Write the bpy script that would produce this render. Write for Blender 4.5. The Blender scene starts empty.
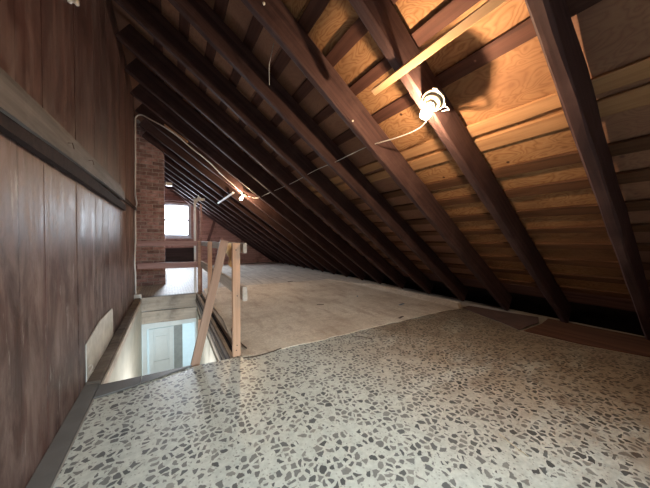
import bpy, bmesh, math, random
from mathutils import Vector, Matrix, noise
random.seed(7)
S = bpy.context.scene
COL = S.collection
PI = math.pi

# ------------------------------------------------------------------ camera, world, lights, exposure
CAM_H = 0.95
cd = bpy.data.cameras.new('camera'); cam = bpy.data.objects.new('camera', cd); COL.objects.link(cam)
cd.sensor_width = 36.0; cd.sensor_fit = 'HORIZONTAL'; cd.lens = 36.0 * 255.0 / 650.0
cd.clip_start = 0.02; cd.clip_end = 200
cam.location = (0, 0, CAM_H)
cam.rotation_euler = (PI / 2 - math.atan(4 / 255.0), 0, -math.radians(31.5))
S.camera = cam
S.view_settings.view_transform = 'Standard'; S.view_settings.look = 'None'
S.view_settings.gamma = 1.0; S.view_settings.use_curve_mapping = False
S.view_settings.exposure = 0.70
w = bpy.data.worlds.new('daylight'); S.world = w; w.use_nodes = True
w.node_tree.nodes['Background'].inputs[0].default_value = (0.80, 0.90, 1.0, 1)
w.node_tree.nodes['Background'].inputs[1].default_value = 2.2

def area(name, loc, rot, sx, sy, power, col, spread=PI):
    l = bpy.data.lights.new(name, 'AREA'); l.shape = 'RECTANGLE'; l.size = sx; l.size_y = sy
    l.energy = power; l.color = col; l.spread = spread
    o = bpy.data.objects.new(name, l); COL.objects.link(o); o.location = loc; o.rotation_euler = rot
    return o
def point(name, loc, power, col, r=0.03):
    l = bpy.data.lights.new(name, 'POINT'); l.energy = power; l.color = col; l.shadow_soft_size = r
    o = bpy.data.objects.new(name, l); COL.objects.link(o); o.location = loc
    return o
# daylight entering by the far gable window (light sits just outside the glass); rear fill added behind the camera
area('far_window_daylight', (0.25, 10.92, 1.72), (-PI / 2 + 0.25, 0, 0), 0.8, 1.1, 200, (0.80, 0.89, 1.0))
area('rear_fill_light', (0.50, -2.66, 1.55), (PI / 2 - 0.52, 0, 0), 0.5, 0.5, 17, (0.76, 0.94, 1.0), math.radians(60))  # unseen cool fill added behind the camera, narrowed onto the near floor
area('lower_room_light', (0.0, 5.9, -0.55), (0, 0, 0), 0.7, 0.5, 26, (0.78, 0.92, 1.0))
point('shaft_fill_light', (0.0, 3.2, -0.95), 22, (0.95, 0.96, 1.0), 0.15)  # unseen fill added in the shaft to brighten its header boards

# ------------------------------------------------------------------ roof geometry
SL = 0.711; XE = 3.85; ANG = math.atan(SL); CA, SA = math.cos(ANG), math.sin(ANG)
RD = 0.212                                   # rafter depth
def roof(s, y, d=0.0):                       # point s metres up the slope from the eave, d metres above the rafter soffits
    return Vector((XE - s * CA + d * SA, y, s * SA + d * CA))
S_TOP = (XE + 0.47) / CA
Y0, Y1 = -2.6, 10.7
WX = -0.47

# ------------------------------------------------------------------ materials
def mat(name):
    m = bpy.data.materials.new(name); m.use_nodes = True
    nt = m.node_tree; b = nt.nodes['Principled BSDF']
    return m, nt, b
def N(nt, t, **k):
    n = nt.nodes.new(t)
    for a, v in k.items(): setattr(n, a, v)
    return n
def L(nt, a, b): nt.links.new(a, b)
def ramp(nt, fac, stops, interp='LINEAR'):
    r = N(nt, 'ShaderNodeValToRGB'); r.color_ramp.interpolation = interp
    e = r.color_ramp.elements
    while len(e) < len(stops): e.new(0.5)
    for i, (p, c) in enumerate(stops):
        e[i].position = p; e[i].color = (*c, 1) if len(c) == 3 else c
    L(nt, fac, r.inputs[0]); return r.outputs[0]
def noise_n(nt, vec, scale, detail=4, rough=0.6, dist=0.0):
    n = N(nt, 'ShaderNodeTexNoise'); n.inputs['Scale'].default_value = scale
    n.inputs['Detail'].default_value = detail; n.inputs['Roughness'].default_value = rough
    n.inputs['Distortion'].default_value = dist
    L(nt, vec, n.inputs['Vector']); return n.outputs['Fac']
def mapping(nt, scale=(1, 1, 1), kind='Object', loc=(0, 0, 0), rot=(0, 0, 0)):
    t = N(nt, 'ShaderNodeTexCoord'); m = N(nt, 'ShaderNodeMapping')
    m.inputs['Scale'].default_value = scale; m.inputs['Location'].default_value = loc; m.inputs['Rotation'].default_value = rot
    L(nt, t.outputs[kind], m.inputs[0]); return m.outputs[0]
def mix(nt, fac, a, b, mode='MIX'):
    m = N(nt, 'ShaderNodeMix'); m.data_type = 'RGBA'; m.blend_type = mode
    if isinstance(fac, (int, float)): m.inputs[0].default_value = fac
    else: L(nt, fac, m.inputs[0])
    for i, x in ((6, a), (7, b)):
        if isinstance(x, tuple): m.inputs[i].default_value = (*x, 1)
        else: L(nt, x, m.inputs[i])
    return m.outputs[2]
def math_n(nt, op, a, b=0.0, c=None):
    m = N(nt, 'ShaderNodeMath', operation=op)
    for i, x in enumerate((a, b) if c is None else (a, b, c)):
        if isinstance(x, (int, float)): m.inputs[i].default_value = x
        else: L(nt, x, m.inputs[i])
    return m.outputs[0]
def bump(nt, b, h, strength=0.3, dist=0.01):
    n = N(nt, 'ShaderNodeBump'); n.inputs['Strength'].default_value = strength; n.inputs['Distance'].default_value = dist
    L(nt, h, n.inputs['Height']); L(nt, n.outputs[0], b.inputs['Normal'])
def wood(name, c1, c2, axis='X', rough=0.75, fine=38, stain=None, stain_amt=0.5, b_str=0.35, rand=0.25, spec=0.3):
    m, nt, b = mat(name)
    sc = {'X': (1.1, fine, fine), 'Y': (fine, 1.1, fine), 'Z': (fine, fine, 1.1)}[axis]
    sc2 = {'X': (0.35, 7, 7), 'Y': (7, 0.35, 7), 'Z': (7, 7, 0.35)}[axis]
    g = noise_n(nt, mapping(nt, sc), 1.0, 5, 0.65, 0.6)
    g2 = noise_n(nt, mapping(nt, sc2), 1.3, 3, 0.6, 1.2)
    f = math_n(nt, 'MULTIPLY_ADD', g, 0.55, math_n(nt, 'MULTIPLY', g2, 0.45))
    c = ramp(nt, f, [(0.34, c1), (0.64, c2)])
    if stain:
        st = noise_n(nt, mapping(nt, (1, 1, 1)), 3.5, 5, 0.7)
        c = mix(nt, ramp(nt, st, [(0.5, (0, 0, 0)), (0.72, (stain_amt,) * 3)]), c, stain)
    if rand:
        oi = N(nt, 'ShaderNodeObjectInfo')
        v = math_n(nt, 'MULTIPLY_ADD', oi.outputs['Random'], rand, 1 - rand / 2)
        h = N(nt, 'ShaderNodeHueSaturation'); L(nt, v, h.inputs['Value']); L(nt, c, h.inputs['Color']); c = h.outputs[0]
    L(nt, c, b.inputs['Base Color']); b.inputs['Roughness'].default_value = rough
    b.inputs['Specular IOR Level'].default_value = spec
    bump(nt, b, g, b_str, 0.004)
    return m
def plain(name, c, rough=0.6, metal=0.0, var=0.12, emit=None, es=1.0, scale=12):
    m, nt, b = mat(name)
    n = noise_n(nt, mapping(nt), scale, 4, 0.6)
    k = ramp(nt, n, [(0.3, tuple(x * (1 - var) for x in c)), (0.7, tuple(min(1, x * (1 + var)) for x in c))])
    L(nt, k, b.inputs['Base Color']); b.inputs['Roughness'].default_value = rough; b.inputs['Metallic'].default_value = metal
    if emit: b.inputs['Emission Color'].default_value = (*emit, 1); b.inputs['Emission Strength'].default_value = es
    return m

M = {}
M['rafter'] = wood('old_rafter_wood', (0.030, 0.016, 0.016), (0.095, 0.052, 0.048), 'X', 0.7, 30, stain=(0.15, 0.09, 0.08), stain_amt=0.35, spec=0.18)
M['batten'] = wood('roof_batten_wood', (0.040, 0.015, 0.011), (0.105, 0.044, 0.031), 'X', 0.8, 30, rand=0.3)
M['batten_brown'] = wood('brown_batten_wood', (0.075, 0.032, 0.017), (0.19, 0.088, 0.045), 'X', 0.8, 26, rand=0.4)
M['batten_pale'] = wood('pale_batten_wood', (0.30, 0.15, 0.07), (0.50, 0.28, 0.14), 'X', 0.8, 26)
M['pine'] = wood('new_pine', (0.50, 0.28, 0.13), (0.72, 0.45, 0.25), 'X', 0.6, 26, b_str=0.15)
M['pinkpine'] = wood('post_pine', (0.56, 0.31, 0.19), (0.76, 0.48, 0.33), 'Z', 0.55, 26, b_str=0.12, rand=0.12)
M['pinkpineX'] = wood('brace_pine', (0.38, 0.22, 0.15), (0.60, 0.40, 0.30), 'X', 0.6, 26, b_str=0.12)
M['redrail'] = wood('stained_rail_wood', (0.30, 0.15, 0.13), (0.52, 0.32, 0.29), 'X', 0.55, 26)
M['greywood'] = wood('weathered_grey_wood', (0.36, 0.31, 0.26), (0.64, 0.57, 0.49), 'X', 0.85, 24, stain=(0.09, 0.07, 0.06))
M['paleboard'] = wood('glare_pale_board', (0.34, 0.29, 0.25), (0.64, 0.57, 0.51), 'X', 0.7, 24, stain=(0.30, 0.26, 0.22))  # rail colour lightened to stand in for window light on its faces
M['capwood'] = wood('dark_cap_wood', (0.060, 0.045, 0.038), (0.20, 0.16, 0.13), 'Y', 0.85, 24, stain=(0.30, 0.27, 0.23))
M['ledge'] = wood('ledge_wood', (0.11, 0.095, 0.085), (0.26, 0.225, 0.20), 'X', 0.8, 22, stain=(0.36, 0.33, 0.30), stain_amt=0.4)
M['gable'] = wood('gable_boards', (0.34, 0.17, 0.145), (0.68, 0.42, 0.37), 'X', 0.85, 20, stain=(0.08, 0.04, 0.04), stain_amt=0.7)
M['darkwood'] = wood('dark_shade_wood', (0.016, 0.010, 0.010), (0.045, 0.028, 0.026), 'X', 0.9, 22)  # near-black colour carries the shade of the eave void and recesses
M['plank'] = wood('eave_plank_wood', (0.09, 0.045, 0.042), (0.24, 0.13, 0.115), 'X', 0.8, 22)
M['subfloor'] = wood('floor_boards', (0.36, 0.32, 0.28), (0.60, 0.55, 0.49), 'Y', 0.8, 14, stain=(0.13, 0.10, 0.08), stain_amt=0.5)
M['white'] = plain('white_plastic', (0.80, 0.79, 0.76), 0.4, var=0.04)
M['ceramic'] = plain('glazed_porcelain', (0.78, 0.74, 0.66), 0.22, var=0.04)
M['oldporcelain'] = plain('yellowed_porcelain', (0.30, 0.27, 0.21), 0.3, var=0.08, scale=40)
M['brass'] = plain('dull_brass', (0.45, 0.33, 0.15), 0.4, 0.9)
M['iron'] = plain('rusty_iron', (0.10, 0.06, 0.045), 0.7, 0.5, var=0.3)
M['paint'] = plain('white_door_paint', (0.74, 0.82, 0.84), 0.45, var=0.03)
M['plaster'] = plain('pale_plaster', (0.56, 0.55, 0.48), 0.85, var=0.10, scale=5)
M['sheetwhite'] = plain('patch_board', (0.74, 0.73, 0.69), 0.7, var=0.22, scale=6)
M['tile'] = plain('slate_grey_tile', (0.165, 0.160, 0.155), 0.5, var=0.16, scale=5)
M['brownsheet'] = plain('brown_underlay', (0.135, 0.078, 0.062), 0.85, var=0.25, scale=5)
M['rustfloor'] = wood('rusty_floor_boards', (0.10, 0.045, 0.028), (0.21, 0.10, 0.06), 'Y', 0.85, 14)
M['scrap'] = plain('wood_scrap', (0.10, 0.07, 0.05), 0.8, var=0.3)
M['straw'] = plain('straw', (0.66, 0.58, 0.44), 0.7)
M['bluescrap'] = plain('blue_grey_scrap', (0.16, 0.22, 0.27), 0.7)

def mk_ply(old_shaded=False):
    m, nt, b = mat('old_shaded_sheathing' if old_shaded else 'plywood_sheathing')
    v = mapping(nt, (1, 1, 1), 'Object')
    oi = N(nt, 'ShaderNodeSeparateXYZ'); L(nt, v, oi.inputs[0])
    # sheet seams every 1.22 m along y shift the figure so it does not run on from sheet to sheet
    w1 = noise_n(nt, mapping(nt, (3.4, 1.5, 3.4)), 2.6, 2, 0.45, 0.5)
    rings = math_n(nt, 'FRACT', math_n(nt, 'MULTIPLY', w1, 13.0))
    tri = math_n(nt, 'ABSOLUTE', math_n(nt, 'SUBTRACT', rings, 0.5))
    fine = noise_n(nt, mapping(nt, (60, 4, 60)), 1.0, 4, 0.6)
    c = ramp(nt, math_n(nt, 'MULTIPLY_ADD', fine, 0.5, math_n(nt, 'MULTIPLY', tri, 0.9)),
             [(0.20, (0.26, 0.120, 0.052)), (0.42, (0.38, 0.195, 0.088)), (0.7, (0.44, 0.240, 0.115))])
    big = noise_n(nt, mapping(nt), 1.1, 3, 0.6)
    c = mix(nt, ramp(nt, big, [(0.42, (0, 0, 0)), (0.66, (0.7,) * 3)]), c, (0.17, 0.080, 0.045))
    vo = N(nt, 'ShaderNodeTexVoronoi'); vo.inputs['Scale'].default_value = 7.5
    L(nt, mapping(nt, (1, 1, 1.0)), vo.inputs['Vector'])
    kn = ramp(nt, vo.outputs['Distance'], [(0.05, (1, 1, 1)), (0.11, (0, 0, 0))])
    sel = ramp(nt, N(nt, 'ShaderNodeSeparateColor').outputs[0], [(0, (0,) * 3), (1, (1,) * 3)])
    sc = N(nt, 'ShaderNodeSeparateColor'); L(nt, vo.outputs['Color'], sc.inputs[0])
    pick = math_n(nt, 'GREATER_THAN', sc.outputs[0], 0.66)
    c = mix(nt, math_n(nt, 'MULTIPLY', kn, pick), c, (0.07, 0.028, 0.014))
    if old_shaded: c = mix(nt, 0.6, c, (0.24, 0.125, 0.10))  # darker copy: shade of the dim bays mixed into older sheathing
    L(nt, c, b.inputs['Base Color']); b.inputs['Roughness'].default_value = 0.75
    b.inputs['Specular IOR Level'].default_value = 0.25
    bump(nt, b, fine, 0.2, 0.003)
    return m
M['ply'] = mk_ply(); M['ply_old_shaded'] = mk_ply(True)

def mk_wall():
    m, nt, b = mat('painted_wall_boards')
    t = N(nt, 'ShaderNodeTexCoord'); s = N(nt, 'ShaderNodeSeparateXYZ'); L(nt, t.outputs['Object'], s.inputs[0])
    cell = math_n(nt, 'FLOOR', math_n(nt, 'DIVIDE', s.outputs['Y'], 0.235))
    wn = N(nt, 'ShaderNodeTexWhiteNoise'); wn.noise_dimensions = '1D'; L(nt, cell, wn.inputs['W'])
    g = noise_n(nt, mapping(nt, (30, 30, 1.0)), 1.0, 5, 0.65, 0.5)
    c = ramp(nt, g, [(0.3, (0.072, 0.033, 0.029)), (0.7, (0.15, 0.075, 0.065))])
    hs = N(nt, 'ShaderNodeHueSaturation'); L(nt, c, hs.inputs['Color'])
    L(nt, math_n(nt, 'MULTIPLY_ADD', wn.outputs['Value'], 0.5, 0.75), hs.inputs['Value']); c = hs.outputs[0]
    mot = noise_n(nt, mapping(nt, (3.5, 3.5, 2.0), loc=(2, 5, 1)), 1.2, 6, 0.65, 0.6)
    c = mix(nt, ramp(nt, mot, [(0.38, (0.75,)*3), (0.58, (0, 0, 0))]), c, (0.050, 0.022, 0.020))
    mr = N(nt, 'ShaderNodeMapRange'); mr.inputs['From Min'].default_value = 1.75; mr.inputs['From Max'].default_value = 1.15
    mr.inputs['To Min'].default_value = 0.2; mr.inputs['To Max'].default_value = 1.0; L(nt, s.outputs['Z'], mr.inputs['Value'])
    dust = noise_n(nt, mapping(nt, (5.5, 5.5, 1.8)), 1.5, 7, 0.68, 0.5)
    k = math_n(nt, 'MULTIPLY', ramp(nt, dust, [(0.42, (0, 0, 0)), (0.66, (0.8,) * 3)]), mr.outputs[0])
    c = mix(nt, k, c, (0.38, 0.30, 0.285))
    drips = noise_n(nt, mapping(nt, (15, 15, 2.2)), 1.0, 6, 0.75, 0.3)
    k2 = math_n(nt, 'MULTIPLY', ramp(nt, drips, [(0.60, (0, 0, 0)), (0.66, (0.8,) * 3)]), mr.outputs[0])
    c = mix(nt, k2, c, (0.44, 0.40, 0.39))
    L(nt, c, b.inputs['Base Color']); L(nt, ramp(nt, dust, [(0.3, (.38,)*3), (0.7, (.62,)*3)]), b.inputs['Roughness'])
    b.inputs['Specular IOR Level'].default_value = 0.5
    bump(nt, b, g, 0.3, 0.004)
    return m
M['wall'] = mk_wall()

def mk_vinyl():
    m, nt, b = mat('pebble_pattern_vinyl')
    v = mapping(nt, (1, 1, 1), 'Object')
    wob = N(nt, 'ShaderNodeTexNoise'); wob.inputs['Scale'].default_value = 30; wob.inputs['Detail'].default_value = 2.5; L(nt, v, wob.inputs['Vector'])
    vv = N(nt, 'ShaderNodeVectorMath', operation='MULTIPLY_ADD'); L(nt, wob.outputs['Color'], vv.inputs[0])
    vv.inputs[1].default_value = (0.026, 0.026, 0); L(nt, v, vv.inputs[2])
    e = N(nt, 'ShaderNodeTexVoronoi', feature='DISTANCE_TO_EDGE'); e.inputs['Scale'].default_value = 30
    c1 = N(nt, 'ShaderNodeTexVoronoi', feature='F1'); c1.inputs['Scale'].default_value = 30
    for x in (e, c1): x.voronoi_dimensions = '2D'; L(nt, vv.outputs[0], x.inputs['Vector'])
    sc = N(nt, 'ShaderNodeSeparateColor'); L(nt, c1.outputs['Color'], sc.inputs[0])
    thr = math_n(nt, 'MULTIPLY_ADD', sc.outputs[1], 0.16, 0.105)
    stone = math_n(nt, 'MULTIPLY', math_n(nt, 'GREATER_THAN', e.outputs['Distance'], thr), math_n(nt, 'GREATER_THAN', sc.outputs[0], 0.28))
    f = noise_n(nt, v, 90, 3, 0.6)
    scol = ramp(nt, sc.outputs[2], [(0.0, (0.09, 0.10, 0.105)), (0.35, (0.20, 0.21, 0.21)), (0.75, (0.31, 0.315, 0.30)), (1.0, (0.42, 0.42, 0.39))])
    scol = mix(nt, math_n(nt, 'MULTIPLY', f, 0.5), scol, (0.10, 0.10, 0.10))
    # small chips between the stones
    e2 = N(nt, 'ShaderNodeTexVoronoi', feature='F1'); e2.voronoi_dimensions = '2D'; e2.inputs['Scale'].default_value = 75; L(nt, vv.outputs[0], e2.inputs['Vector'])
    s2 = N(nt, 'ShaderNodeSeparateColor'); L(nt, e2.outputs['Color'], s2.inputs[0])
    chip = math_n(nt, 'MULTIPLY', math_n(nt, 'LESS_THAN', e2.outputs['Distance'], 0.26), math_n(nt, 'GREATER_THAN', s2.outputs[0], 0.7))
    base = ramp(nt, noise_n(nt, v, 34, 4, 0.7), [(0.3, (0.54, 0.57, 0.53)), (0.7, (0.74, 0.77, 0.72))])
    base = mix(nt, math_n(nt, 'MULTIPLY', chip, 0.6), base, (0.30, 0.30, 0.28))
    c = mix(nt, stone, base, scol)
    # rust stains on the middle and right, plus dimness painted on the right
    sep = N(nt, 'ShaderNodeSeparateXYZ'); L(nt, v, sep.inputs[0])
    mr = N(nt, 'ShaderNodeMapRange'); mr.inputs['From Min'].default_value = 0.95; mr.inputs['From Max'].default_value = 1.9; L(nt, sep.outputs['X'], mr.inputs['Value'])
    st = noise_n(nt, mapping(nt, (1.0, 1.7, 1), loc=(3.1, 0.4, 0)), 1.5, 6, 0.65, 0.8)
    k = math_n(nt, 'MULTIPLY', ramp(nt, st, [(0.30, (0.15,)*3), (0.52, (1,) * 3)]), mr.outputs[0])
    c = mix(nt, k, c, mix(nt, 0.85, c, (0.66, 0.49, 0.39), 'MULTIPLY'))
    st2 = noise_n(nt, mapping(nt, (1, 1, 1), loc=(9, 2, 0)), 5, 6, 0.7, 0.5)
    c = mix(nt, math_n(nt, 'MULTIPLY', ramp(nt, st2, [(0.45, (0, 0, 0)), (0.7, (0.6,) * 3)]), mr.outputs[0]), c, (0.15, 0.085, 0.055))
    mr2 = N(nt, 'ShaderNodeMapRange'); mr2.inputs['From Min'].default_value = 1.6; mr2.inputs['From Max'].default_value = 2.6; L(nt, sep.outputs['X'], mr2.inputs['Value'])
    right_dim = noise_n(nt, mapping(nt, (1, 1, 1), loc=(5, 7, 0)), 2.2, 5, 0.7, 0.3)
    c = mix(nt, math_n(nt, 'MULTIPLY', mr2.outputs[0], ramp(nt, right_dim, [(0.3, (0.5,)*3), (0.6, (0.95,)*3)])), c, mix(nt, 1.0, c, (0.85, 0.86, 0.80), 'MULTIPLY'))  # light falling off to the right, painted as a broad darkening
    L(nt, c, b.inputs['Base Color'])
    L(nt, ramp(nt, f, [(0.2, (0.26,) * 3), (0.8, (0.46,) * 3)]), b.inputs['Roughness'])
    bump(nt, b, noise_n(nt, v, 14, 3, 0.5), 0.10, 0.01)
    return m
M['vinyl'] = mk_vinyl()

def mk_carpet():
    m, nt, b = mat('dusty_beige_carpet_back')
    v = mapping(nt)
    n1 = noise_n(nt, v, 1.6, 6, 0.65); n2 = noise_n(nt, v, 55, 3, 0.7)
    c = ramp(nt, n1, [(0.3, (0.56, 0.47, 0.38)), (0.5, (0.76, 0.68, 0.57)), (0.72, (0.86, 0.80, 0.70))])
    c = mix(nt, ramp(nt, n2, [(0.42, (0.4,) * 3), (0.62, (0, 0, 0))]), c, (0.42, 0.35, 0.28))
    st = noise_n(nt, mapping(nt, (3, 0.8, 1)), 2.2, 5, 0.7)
    c = mix(nt, ramp(nt, st, [(0.50, (0, 0, 0)), (0.68, (0.6,) * 3)]), c, (0.40, 0.29, 0.22))
    cr = noise_n(nt, mapping(nt, (1.0, 4.5, 1), rot=(0, 0, 0.25)), 1.6, 4, 0.6, 1.0)
    c = mix(nt, ramp(nt, cr, [(0.485, (0, 0, 0)), (0.50, (0.35,)*3), (0.515, (0, 0, 0))]), c, (0.28, 0.20, 0.15))
    L(nt, c, b.inputs['Base Color']); b.inputs['Roughness'].default_value = 0.95; b.inputs['Specular IOR Level'].default_value = 0.1
    bump(nt, b, n2, 0.5, 0.006); return m
M['carpet'] = mk_carpet()

def mk_brick():
    m, nt, b = mat('old_chimney_brick')
    v = mapping(nt)
    n = noise_n(nt, v, 9, 5, 0.7)
    oi = N(nt, 'ShaderNodeTexBrick'); oi.inputs['Scale'].default_value = 1.0
    c = ramp(nt, n, [(0.3, (0.16, 0.085, 0.078)), (0.5, (0.32, 0.185, 0.165)), (0.75, (0.44, 0.34, 0.32))])
    g = N(nt, 'ShaderNodeNewGeometry')
    v2 = math_n(nt, 'MULTIPLY_ADD', g.outputs['Random Per Island'], 0.8, 0.6)
    h = N(nt, 'ShaderNodeHueSaturation'); L(nt, v2, h.inputs['Value']); L(nt, c, h.inputs['Color'])
    L(nt, h.outputs[0], b.inputs['Base Color']); b.inputs['Roughness'].default_value = 0.9
    bump(nt, b, n, 0.5, 0.008); return m
M['brick'] = mk_brick()
M['mortar'] = plain('lime_mortar', (0.36, 0.31, 0.28), 0.95, var=0.2)

def mk_lino():
    m, nt, b = mat('pale_patterned_linoleum')
    v = mapping(nt)
    br = N(nt, 'ShaderNodeTexBrick'); br.inputs['Scale'].default_value = 5.5; br.inputs['Mortar Size'].default_value = 0.03
    br.inputs['Color1'].default_value = (0.50, 0.48, 0.45, 1); br.inputs['Color2'].default_value = (0.38, 0.36, 0.34, 1); br.inputs['Mortar'].default_value = (0.20, 0.18, 0.17, 1)
    L(nt, v, br.inputs['Vector'])
    n = noise_n(nt, v, 30, 4, 0.7)
    c = mix(nt, ramp(nt, n, [(0.5, (0, 0, 0)), (0.6, (0.6,) * 3)]), br.outputs['Color'], (0.22, 0.20, 0.19))
    L(nt, c, b.inputs['Base Color']); b.inputs['Roughness'].default_value = 0.6; b.inputs['Specular IOR Level'].default_value = 0.25; return m
M['lino'] = mk_lino()
def mk_glass():
    m, nt, b = mat('window_glass')
    b.inputs['Base Color'].default_value = (0.95, 0.98, 1, 1); b.inputs['Roughness'].default_value = 0.0
    b.inputs['Transmission Weight'].default_value = 1.0; b.inputs['IOR'].default_value = 1.02; b.inputs['Alpha'].default_value = 0.12
    return m
M['glass'] = mk_glass()
def emis(name, col, st):
    m, nt, b = mat(name); b.inputs['Base Color'].default_value = (0.9, 0.85, 0.75, 1)
    b.inputs['Emission Color'].default_value = (*col, 1); b.inputs['Emission Strength'].default_value = st; return m
M['filament'] = emis('lit_filament', (1.0, 0.70, 0.43), 8500); M['filament_far'] = emis('lit_far_filament', (1.0, 0.70, 0.43), 8000)
M['bulb'] = emis('glowing_bulb_glass', (1.0, 0.80, 0.52), 9)
M['bulb'].node_tree.nodes['Principled BSDF'].inputs['Alpha'].default_value = 0.35
M['daysky'] = emis('bright_daylight', (0.85, 0.93, 1.0), 9)

# ------------------------------------------------------------------ mesh helpers
def obj(name, bm, m, parent=None, mw=None, smooth=False):
    me = bpy.data.meshes.new(name); bmesh.ops.recalc_face_normals(bm, faces=bm.faces[:]); bm.to_mesh(me); bm.free()
    for x in (m if isinstance(m, (list, tuple)) else [m]): me.materials.append(x)
    if smooth:
        for p in me.polygons: p.use_smooth = True
    o = bpy.data.objects.new(name, me); COL.objects.link(o)
    if mw is not None: o.matrix_world = mw
    if parent: o.parent = parent
    return o
def tag(o, label, cat, group=None, kind=None):
    o['label'] = label; o['category'] = cat
    if group: o['group'] = group
    if kind: o['kind'] = kind
    return o
def struct(o): o['kind'] = 'structure'; return o
def thing(name, label, cat, loc=(0, 0, 0), group=None, mw=None):
    o = bpy.data.objects.new(name, None); COL.objects.link(o); o.empty_display_size = 0.1
    if mw is not None: o.matrix_world = mw
    else: o.location = loc
    return tag(o, label, cat, group)
def box(bm, x0, x1, y0, y1, z0, z1, mi=0, M4=None):
    vs = [bm.verts.new((x, y, z)) for x in (x0, x1) for y in (y0, y1) for z in (z0, z1)]
    if M4 is not None:
        for v in vs: v.co = M4 @ v.co
    fs = [bm.faces.new([vs[i] for i in q]) for q in ((0, 1, 3, 2), (4, 6, 7, 5), (0, 4, 5, 1), (2, 3, 7, 6), (0, 2, 6, 4), (1, 5, 7, 3))]
    for f in fs: f.material_index = mi
    return fs
def plank(bm, length, wy, hz, seg=16, jit=0.002, ch=0.006, seed=0, bow=0.0, warp=None, x0=0.0):
    """a sawn timber along local +X, centred in y and z, with worn chamfered edges"""
    prof = [(-wy/2+ch, -hz/2), (wy/2-ch, -hz/2), (wy/2, -hz/2+ch), (wy/2, hz/2-ch), (wy/2-ch, hz/2), (-wy/2+ch, hz/2), (-wy/2, hz/2-ch), (-wy/2, -hz/2+ch)]
    rings = []
    for i in range(seg + 1):
        t = i / seg; x = x0 + t * length; r = []
        for j, (a, b) in enumerate(prof):
            n1 = noise.noise(Vector((x * 3.1, seed * 7.3, j * 0.9))); n2 = noise.noise(Vector((x * 3.1, seed * 3.7 + 50, j * 0.9)))
            r.append(bm.verts.new((x, a + n1 * jit, b + n2 * jit + bow * 4 * t * (1 - t))))
        rings.append(r)
    for i in range(seg):
        for j in range(8):
            bm.faces.new([rings[i][j], rings[i][(j+1) % 8], rings[i+1][(j+1) % 8], rings[i+1][j]])
    bm.faces.new(rings[0][::-1]); bm.faces.new(rings[-1])
def frame_to(a, b, up=(0, 0, 1)):
    """matrix whose X runs from a to b"""
    a, b = Vector(a), Vector(b); x = (b - a).normalized(); z = Vector(up); y = z.cross(x).normalized(); z = x.cross(y)
    return Matrix(((x.x, y.x, z.x, a.x), (x.y, y.y, z.y, a.y), (x.z, y.z, z.z, a.z), (0, 0, 0, 1))), (b - a).length
def beam(name, a, b, wy, hz, m, parent=None, up=(0, 0, 1), **k):
    mw, ln = frame_to(a, b, up); bm = bmesh.new(); plank(bm, ln, wy, hz, **k)
    return obj(name, bm, m, parent, mw)
def tube(bm, pts, r, n=6, close=True):
    P = [Vector(p) for p in pts]; rings = []
    for i, p in enumerate(P):
        t = (P[min(i+1, len(P)-1)] - P[max(i-1, 0)]).normalized()
        a = t.cross(Vector((0.3, 0.2, 0.93))); a = a.normalized() if a.length > 1e-4 else Vector((1, 0, 0)); b = t.cross(a)
        rr = r[i] if isinstance(r, (list, tuple)) else r
        rings.append([bm.verts.new(p + (a * math.cos(2*PI*k/n) + b * math.sin(2*PI*k/n)) * rr) for k in range(n)])
    for i in range(len(P)-1):
        for k in range(n): bm.faces.new([rings[i][k], rings[i][(k+1) % n], rings[i+1][(k+1) % n], rings[i+1][k]])
    if close: bm.faces.new(rings[0][::-1]); bm.faces.new(rings[-1])
def spline(pts, n=8):
    P = [Vector(p) for p in pts]; out = []
    for i in range(len(P)-1):
        p0, p1, p2, p3 = P[max(i-1, 0)], P[i], P[i+1], P[min(i+2, len(P)-1)]
        for j in range(n):
            t = j / n
            out.append(0.5 * ((2*p1) + (p2-p0)*t + (2*p0-5*p1+4*p2-p3)*t*t + (3*p1-p0-3*p2+p3)*t**3))
    return out + [P[-1]]
def lathe(bm, prof, n=28, mw=None):
    rings = []
    for r, z in prof:
        rings.append([bm.verts.new((r * math.cos(2*PI*k/n), r * math.sin(2*PI*k/n), z)) for k in range(n)] if r > 1e-5 else [bm.verts.new((0, 0, z))])
    for a, b in zip(rings, rings[1:]):
        if len(a) == 1 and len(b) == 1: continue
        for k in range(n):
            if len(a) == 1: bm.faces.new([a[0], b[k], b[(k+1) % n]])
            elif len(b) == 1: bm.faces.new([a[k], b[0], a[(k+1) % n]])
            else: bm.faces.new([a[k], b[k], b[(k+1) % n], a[(k+1) % n]])
def slab(bm, poly, z0, z1, mi=0):
    a = [bm.verts.new((x, y, z0)) for x, y in poly]; b = [bm.verts.new((x, y, z1)) for x, y in poly]
    bm.faces.new(a[::-1]); bm.faces.new(b)
    for i in range(len(poly)):
        j = (i+1) % len(poly); bm.faces.new([a[i], a[j], b[j], b[i]])
def ident(): return Matrix.Identity(4)

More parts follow.
